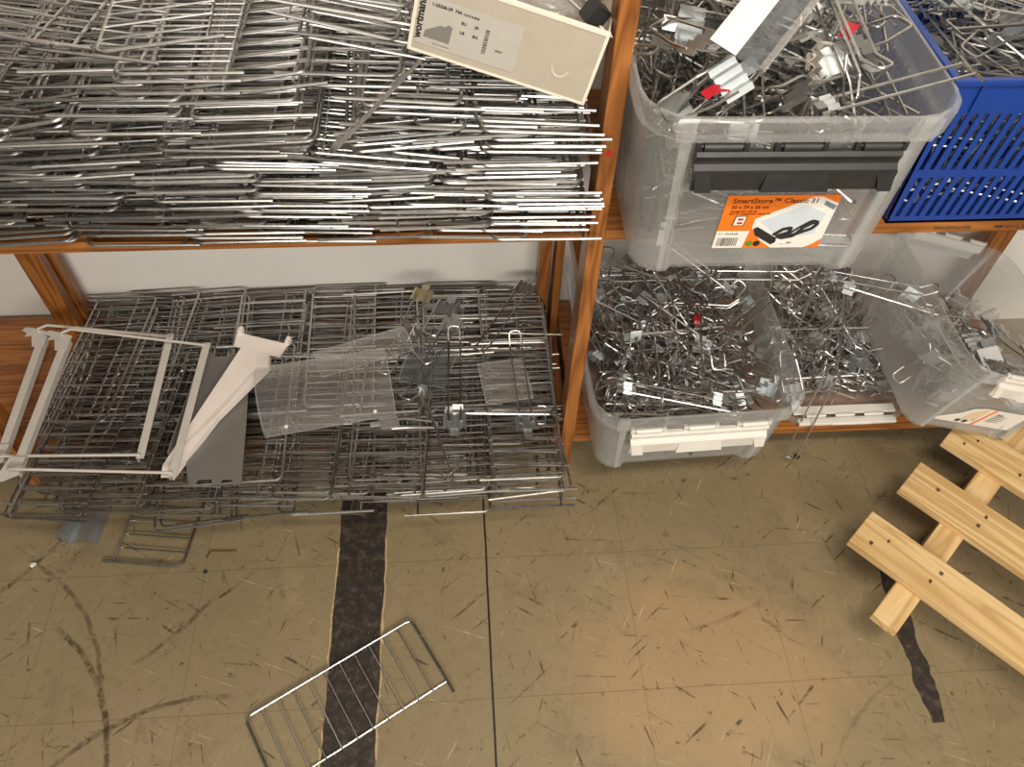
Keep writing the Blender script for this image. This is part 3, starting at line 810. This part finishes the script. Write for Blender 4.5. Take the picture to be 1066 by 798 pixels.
# clear plastic clips lying in the tipped bin
mb = MB(); mb.strip([(0, 0, 0), (.004, .010, 0), (.010, .012, 0), (.022, .012, 0), (.026, .006, 0)], (0, 0, .035), .0014); mb.box((.0, -.008, 0), (.022, -.0066, .035)); mb.tube([(.026, .006, .017), (.05, .003, .017)], .0025, 6)
ME_pc = mb.mesh('plastic_clip', M['bag'])
rc = random.Random(12)
for i in range(60):
    x = rc.uniform(-.09, .12); y = rc.uniform(.04, L3-.06)
    z = .018 + rc.random()*max(.012, r_top(x, y)-.02)
    mw = MR @ T((x, y, z)) @ Matrix.Rotation(rc.uniform(0, 6), 4, V((rc.gauss(0, 1), rc.gauss(0, 1), rc.gauss(0, 1)+.01)).normalized())
    tag(link('plastic_clip', ME_pc, None, mw), 'small clear plastic clip lying in the tipped bin', 'clip', 'clear plastic clips in the tipped bin')
for (x, y, z, a, s_) in [(-.03, .15, .085, 50, 1), (-.012, .215, .095, 58, .9)]:
    mb = MB(); mb.box((-.028*s_, -.009, -.006), (.028*s_, .009, .006), .003); mb.box((-.034*s_, -.006, -.004), (-.026*s_, .006, .004), .001)
    o = mb.build('black_clamp', M['black_plastic'], None, MR @ T((x, y, z)) @ RZ(R(-a)))
    tag(o, 'black plastic clamp in the tipped bin, %s of the two' % ('nearer' if y < .2 else 'farther'), 'clamp')

# featured hooks
hook_at('double', (.705, .917, .235), (.672, .864, .045), 'double wire hook hanging over the bottom shelf edge beside the lower bin', 180)
hook_at('double', (.44, 1.04, .368), (.412, .866, .345), 'upright-lying double hook in the middle of the lower bin, by the red tab', 0)
hook_at('double', (.600, 1.035, .385), (.44, .915, .345), 'double hook leaning over the right rim of the lower bin', 10)
hook_at('double', (.465, 1.085, .372), (.67, 1.075, .372), 'double hook lying level at the back, just under the upper bin', 0)
hook_at('double', (.292, .850, .335), (.47, .812, .318), 'double hook lying across the front of the lower bin', 0)
hook_at('double', (.445, .825, .322), (.262, .885, .33), 'double hook crossing the front left of the lower bin', 180)
hook_at('double', (.49, .83, .318), (.305, .822, .312), 'double hook lying along the front rim inside the lower bin', 0)
hook_at('single', (.765, 1.075, .335), (.93, .995, .33), 'single dark hook reaching towards the tipped bin', 0)
hook_at('double', (.69, .985, .30), (.86, 1.10, .325), 'long double hook lying slantwise on top of the loose heap', 0)
hook_at('double', (.74, 1.10, .345), (.90, 1.075, .325), 'double hook at the back of the loose heap, loop to the right', 0)
hook_at('double', (.418, .98, 1.06), (.485, .82, .955), 'long double hook sloping down to the right rim of the upper bin', 0)
hook_at('double', (.400, .96, 1.05), (.462, .805, .945), 'double hook in front, sloping to the front rim of the upper bin', 180)
hook_at('double', (.437, .802, .928), (.630, .850, .946), 'double hook sticking out over the right rim of the upper bin', 180)
hook_at('short', (.408, .812, .975), (.45, .86, .945), 'beige saddle clip hook upright at the front right of the upper bin', 20, None, ME_clip_n, (.3, -.6, .7))
hook_at('short', (.372, .870, .99), (.415, .93, .955), 'saddle clip hook behind the white card strip in the upper bin', 20, None, ME_clip_n, (.3, -.6, .7))
hook_at('short', (.312, .815, .955), (.262, .80, .93), 'short hook with shiny saddle at the front left of the upper bin', 15, None, None, (.2, -.5, .8))
hook_at('short', (.285, .86, .975), (.262, .92, .95), 'short hook with ridged saddle beside the post in the upper bin', 15, None, None, (-.2, -.5, .8))
hook_at('short', (.500, .93, .985), (.47, .99, .96), 'saddle clip hook standing on the far right rim of the upper bin', 10, None, None, (.3, -.6, .7))
tip = 'on the low rack pile'
hook_at('double', (-.078, 1.150, 0.270), (-.142, .985, 0.247), 'hook with a yellowish clip on the low rack pile above the clear strip', 0, None, ME_clip_y)
hook_at('short', (-.098, 1.06, 0.258), (-.06, .985, 0.248), 'short hook with shiny clip at the end of the clear strip', 0)
hook_at('double', (.134, 1.185, 0.248), (.027, 1.01, 0.244), 'long double hook at the rear right of the low rack pile', 0, None, ME_clip_b)
hook_at('double', (-.018, .850, 0.252), (-.014, 1.055, 0.264), 'double hook standing lengthwise right of the grey flap', 0, None, ME_clip_b)
hook_at('double', (.114, .850, 0.240), (.105, 1.055, 0.244), 'double hook along the right edge of the low rack pile', 0, None, ME_clip_b)
hook_at('double', (-.020, 1.08, 0.258), (-.105, .90, 0.248), 'double hook half under the greyish clear flap', 0, None, ME_clip_b)
hook_at('single', (-.072, .905, 0.248), (-.02, .722+.01, .228), 'single hook with ridged clip pointing to the front of the low pile', 40)
hook_at('short', (-.135, .850, 0.248), (-.06, .862, 0.242), 'short hook with pale clip below the curved acrylic holder', 150)
hook_at('single', (-.01, .872, 0.244), (.16, .862, 0.244), 'single hook lying level at the right front of the low rack pile', 60)
hook_at('short', (-.03, 1.13, 0.252), (-.06, 1.06, 0.250), 'short hook behind the cluster at the middle of the low rack pile', 0)

# red tabs among the hooks
def tab(pos, rot, label, s_=1.):
    mb = MB(); mb.strip([(-.014*s_, 0, 0), (-.009*s_, 0, .004*s_), (0, 0, .0055*s_), (.009*s_, 0, .004*s_), (.014*s_, 0, 0)], (0, .012*s_, 0), .0015)
    tag(mb.build('red_tab', M['red'], None, T(pos) @ RZ(R(rot))), label, 'tab')
tab((.302, .80, .940), 20, 'curved red plastic tab at the front left of the upper bin', 1.2)
tab((.470, .87, .975), 50, 'curved red plastic tab at the right of the upper bin', 1.2)
tab((.446, .995, .345), 80, 'small red plastic tab in the middle of the lower bin', .9)

# price strip with a white card in the upper bin
t = thing('price_strip', 'clear price strip with a blank white card sticking up from the upper bin', 'price holder', frame((.300, .782, 1.0), V((.107, .125, .045)), V((-.7, .6, .25))))
MB().box((0, -.034, 0), (.21, .034, .0012), .0004).build('clear_holder', M['smoke'], t)
MB().box((.0, .0, .0014), (.21, .033, .0020), .0003).build('price_card', M['paper'], t)
MB().strip([(0, -.034, .0012), (0, -.036, .004), (0, -.033, .006), (0, -.028, .006)], (.21, 0, 0), .001).build('holder_lip', M['acrylic'], t)

# ------------------------------------------------------------------ lid under the loose heap
t = thing('bin_lid', 'white-edged clear bin lid lying under the loose heap of hooks', 'lid', T((.772, .902, ZL+.0003)))
def rr(hw, y0, y1, r, z): return [(x, y, z) for x, y in outline(hw, y0, y1, r, 0)]
MB().loft([rr(.125, 0, .34, .03, 0), rr(.128, -.003, .343, .03, .006), rr(.128, -.003, .343, .03, .016), rr(.124, .001, .339, .028, .016), rr(.120, .006, .334, .026, .006), rr(.110, .016, .324, .02, .008)]).build('panel', M['bin'], t)
MB().box((-.098, -.012, .004), (.105, .004, .0125), .002).box((-.030, -.0135, .006), (.050, -.010, .0105), .001).build('clip_handle', M['white_plastic'], t)['label'] = 'white clip handle'
for x in (-.06, .0, .06):
    MB().box((x-.018, .004, .010), (x+.018, .012, .017), .0015).tube([(x-.02, .006, .015), (x+.02, .006, .015)], .003, 8).build('hinge', M['white_plastic'], t)
MB().box((-.105, .010, .0125), (.108, .030, .0165), .001).build('edge_strip', M['white_plastic'], t)

# ------------------------------------------------------------------ blue basket
bx0, bx1, by0, by1, bh = .640, 1.09, .893, 1.245, .238
t = thing('plastic_basket', 'blue slotted plastic basket full of hooks on the upper shelf', 'basket', T((bx0, by0, ZU+.0003)))
Wb, Lb = bx1-bx0, by1-by0
def slotted(name, length, place, slots=True):
    mb = MB(); th = .0026
    bands = [(0, .012), (.083, .096), (.186, .238)]
    for z0, z1 in bands: mb.box((0, 0, z0), (length, th, z1))
    per = .0155; nb = int(length/per)
    for z0, z1 in ((.012, .083), (.096, .186)):
        for i in range(nb+1):
            xa = i*per; lean = .006
            w_ = per*.56
            x0_, x1_ = xa, min(length, xa+w_)
            if i == 0: x0_ = 0
            P = [(x0_, 0, z0), (x1_, 0, z0), (min(length, x1_+lean), 0, z1), (x0_+(lean if i else 0), 0, z1)]
            mb.prism(P, (0, th, 0))
        mb.box((length-.008, 0, z0), (length, th, z1))
    return mb.build(name, M['blue'], t, place)
slotted('front_panel', Wb, Matrix.Identity(4))
slotted('back_panel', Wb, T((0, Lb-.0026, 0)))
slotted('side_panel', Lb, T((.0026, 0, 0)) @ RZ(R(90)))
slotted('side_panel', Lb, T((Wb, 0, 0)) @ RZ(R(90)))
MB().box((0, 0, 0), (Wb, Lb, .004)).build('bottom', M['blue'], t)
mb = MB()
for lo, hi in (((-.006, -.007, .231), (Wb+.006, .004, .2385)), ((-.006, Lb-.004, .231), (Wb+.006, Lb+.006, .2385)), ((-.006, 0, .231), (.005, Lb, .2385)), ((Wb-.005, 0, .231), (Wb+.006, Lb, .2385))): mb.box(lo, hi, .0018)
mb.build('rim', M['blue'], t)
mb = MB(); mb.box((.035, -.004, .19), (.039, .0, .232)); mb.build('rim_rib', M['blue'], t)
MBk = T((bx0, by0, ZU))
bk_in = lambda x, y: .012 < x < Wb-.012 and .012 < y < Lb-.012
bk_top = lambda x, y: .215 + .05*min(1, max(0, y/.25))
tangle(260, bk_in, bk_top, .012, 'deep tangle of hooks showing through the slots of the blue basket', rdh, (.02, .43, .02, .33), MBk)
heap(64, bk_in, bk_top, .05, ['double']*4+['short']*3+['single']*2, 'chrome display hook in the jumble filling the blue basket', 'hooks in the blue basket', rdh, 18, MBk, (.05, .40, .05, .30), dense=.4)
hook_at('single', (.80, .985, .925), (.69, .965, .93), 'single hook lying level across the blue basket', 0)

# ------------------------------------------------------------------ shoe box
P = V((.163, .893, .872))
xl = V((-math.cos(R(13))*math.cos(R(12)), math.sin(R(12)), math.sin(R(13))))       # along the face, towards the left
up_ = V((.12, -.08, .97))
fm = frame(P, -xl, V((0, 1, 0)).cross(V((0,0,1)))*0 + V((.0, .98, .06)))
t = thing('shoe_box', 'open beige shoe box tilted on top of the rack pile', 'box', fm)
bw, bd, bhh, th = .228, .24, .098, .0022
# local: x right along the face, y into the shelf, z up
MB().box((-bw, 0, 0), (0, th, bhh)).build('front_panel', M['carton'], t)
MB().box((-bw, th, 0), (-bw+th, bd, bhh)).build('side_panel', M['carton_edge'], t)
MB().box((-th, th, 0), (0, bd, bhh)).build('side_panel', M['carton_edge'], t)
MB().box((-bw, bd-th, 0), (0, bd, bhh)).build('back_panel', M['carton'], t)
MB().box((-bw+th, th, 0), (-th, bd-th, th)).build('bottom', M['carton'], t)
mb = MB(); e = .0035
mb.box((-bw-.001, -.0012, bhh-.004), (.001, e, bhh+.002), .001); mb.box((-bw-.001, -.0010, -.001), (.001, .001, .0022), .0004)
mb.box((-.0035, -.0010, 0), (.001, .002, bhh), .0006); mb.box((-bw-.001, -.0010, 0), (-bw+.0035, .002, bhh), .0006)
mb.build('folded_edge', M['carton_edge'], t)['label'] = 'pale folded edges'
MB().tube([(-.042+.011*math.cos(a*.3), -.0003, .040+.014*math.sin(a*.3)) for a in range(11, 21)], .0006, 5).build('thumb_notch', M['carton_edge'], t)
fl = T((-bw+.006, -.0006, .012)) @ RX(R(90))
lb = MB().prism([(0, 0, 0), (.125, 0, 0), (.125, .062, 0), (0, .062, 0)], (0, 0, .0003)).build('paper_label', M['label_grey'], t, fl); lb['label'] = 'grey printed shoe label'
def bl(s_, x, y, size, mm=M['ink'], rot=0, sx=1.): letters(s_, size*1.12, mm, lb, T((x, y, .0004)) @ RZ(R(rot)), sx=sx, bold=.035)
bl('wortmann', .0065, .006, .0115, rot=90, sx=1.0)
bl('1-25206-29  744', .014, .052, .0048); bl('OLIVE SUEDE', .052, .052, .003)
bl('EU', .052, .040, .0045); bl('39', .068, .040, .0045); bl('US', .052, .028, .0045); bl('8\u00bd', .068, .028, .0045)
bl('2XCT', .098, .020, .0032); bl('MADE IN CAMBODIA', .022, .004, .002, M['ink_grey'])
MB().prism([(.010, .010, .0003), (.042, .010, .0003), (.043, .032, .0003), (.038, .034, .0003), (.034, .030, .0003), (.028, .030, .0003), (.022, .026, .0003), (.011, .019, .0003)], (0, 0, .0002)).build('printed_shoe', M['ink_grey'], lb)
y = .012; rb = random.Random(4)
while y < .044:
    w_ = rb.choice((.0005, .0009, .0014)); MB().prism([(.082, y, .0003), (.087, y, .0003), (.087, y+w_, .0003), (.082, y+w_, .0003)], (0, 0, .0002)).build('barcode_bar', M['ink'], lb); y += w_+rb.choice((.0007, .0011))
# bag and hooks in the shoe box
def bagmesh(sx, sy, sz, seed):
    rd_ = random.Random(seed); mb = MB(); bmesh.ops.create_icosphere(mb.bm, subdivisions=4, radius=1)
    from mathutils import noise as nz
    for v in mb.bm.verts:
        p = v.co.copy(); k = 1+.28*nz.noise(p*2.2+V((seed, 0, 0)))+.14*nz.noise(p*5+V((0, seed, 0)))
        v.co = V((p.x*sx*k, p.y*sy*k, p.z*sz*k))
    return mb
def in_box(x, y, z): return fm @ V((x, y, z))
tag(bagmesh(.045, .04, .03, 3).build('plastic_bag', M['bag'], None, fm @ T((-.085, .06, .078))), 'crumpled clear plastic bag in the shoe box', 'bag')
tag(bagmesh(.035, .04, .03, 9).build('plastic_bag', M['bag'], None, fm @ T((-.165, .075, .075))), 'second crumpled clear bag at the left end of the shoe box', 'bag')
hook('double', fm @ T((-.13, .085, .118)) @ RZ(R(-22)) @ RY(R(12)), 'double hook lying on the bags in the shoe box')
MB_ = MB().box((-.014, -.010, -.012), (.014, .010, .012), .002)
tag(MB_.build('black_clamp', M['black_plastic'], None, fm @ T((-.022, .03, .10)) @ RZ(R(30)) @ RY(R(25))), 'black plastic clamp at the right corner of the shoe box', 'clamp')

# ------------------------------------------------------------------ metal foot under the pile
t = thing('metal_foot', 'folded bare metal bracket on the floor below the low pile at the far left', 'bracket', T((-.765, .768, 0)))
MB().strip([(-.035, 0, .001), (-.030, -.004, .022), (-.018, -.006, .026), (-.012, -.004, .004), (.0, 0, .002)], (0, .09, 0), .0013).build('folded_plate', M['zinc'], t, RZ(R(-14)))
MB().strip([(.006, 0, .001), (.012, -.002, .018), (.030, -.002, .020), (.042, 0, .001)], (0, .08, 0), .0013).build('folded_plate', M['zinc'], t, RZ(R(-6)))

# ------------------------------------------------------------------ pallet
d = V((.665, -.747, 0)).normalized(); w = V((.747, .665, 0)).normalized()
PO = V((.733, .67, 0))
pm = frame(PO, d, w)
t = thing('wooden_pallet', 'raw pine pallet lying on the floor at the right', 'pallet', pm)
rp = random.Random(8)
def slat(x0, x1, yc, wd, z0, z1, bev=.002):
    mb = MB(); mb.box((x0, yc-wd/2, z0), (x1, yc+wd/2, z1), bev); return mb
for i, (yc, x0) in enumerate(((0, 0), (.169, .012), (.335, .02))):
    s_ = slat(x0, .75, yc, .086, .101, .121).build('slat', M['raw_x'], t)
    for (nx, ny) in ((.148, -.012), (.150, .016), (.035, -.02), (.052, .006)):
        if i == 1 and nx < .05: continue
        mb = MB(); mb.tube([(x0+nx+rp.uniform(-.006, .006), yc+ny, .1205), (x0+nx+.0003, yc+ny, .1216)], .0035, 8); mb.build('nail', M['nail'], s_)
for xc in (.128, .62):
    mm = RZ(R(90)) 
    MB().box((-.128, -.024, .080), (.50, .024, .101), .002).build('stringer', M['raw_x'], t, T((xc, 0, 0)) @ mm)
for xc, yc in ((.128, .335), (.62, .335), (.62, 0), (.128, .15)):
    MB().box((xc-.022, yc-.03, 0), (xc+.022, yc+.03, .080), .002).build('block', M['raw_x'], t)

# ------------------------------------------------------------------ light, camera
wd = bpy.data.worlds.new('room_light'); sc.world = wd; wd.use_nodes = True
bg = wd.node_tree.nodes['Background']; bg.inputs[0].default_value = (1.0, .93, .84, 1); bg.inputs[1].default_value = .13
def tube_light(name, loc, rot, sx, sy, power, col):
    l = bpy.data.lights.new(name, 'AREA'); l.shape = 'RECTANGLE'; l.size = sx; l.size_y = sy; l.energy = power; l.color = col
    o = bpy.data.objects.new(name, l); C.objects.link(o); o.location = loc; o.rotation_euler = rot; return o
warm = (1.0, .89, .74)
tube_light('ceiling_tube', (.50, -.15, 2.25), (R(14), 0, 0), 1.1, .20, 29, warm)
tube_light('ceiling_tube', (-1.5, -.5, 2.45), (R(25), R(-20), 0), 1.3, .22, 4, warm)
tube_light('ceiling_tube', (.4, -2.3, 2.15), (R(55), 0, 0), 2.8, .7, 98, (1.0, .95, .87))
cam = bpy.data.cameras.new('camera'); co = bpy.data.objects.new('camera', cam); C.objects.link(co)
p, r, yw = .9119, .0436, .0984
f = V((math.sin(yw)*math.cos(p), math.cos(yw)*math.cos(p), -math.sin(p)))
r0 = V((math.cos(yw), -math.sin(yw), 0)); u0 = r0.cross(f)
rt = r0*math.cos(r)+u0*math.sin(r); up = -r0*math.sin(r)+u0*math.cos(r)
mw = Matrix.Identity(4)
for i in range(3): mw[i][0], mw[i][1], mw[i][2] = rt[i], up[i], -f[i]
mw[2][3] = 1.46
co.matrix_world = mw
cam.sensor_width = 36; cam.lens = 841.13/1066*36; cam.clip_start = .02
sc.camera = co
vs = sc.view_settings; vs.view_transform = 'Standard'; vs.look = 'None'; vs.gamma = 1; vs.use_curve_mapping = False; vs.exposure = 0
sc.cycles.max_bounces = 10; sc.cycles.transparent_max_bounces = 24; sc.cycles.glossy_bounces = 5
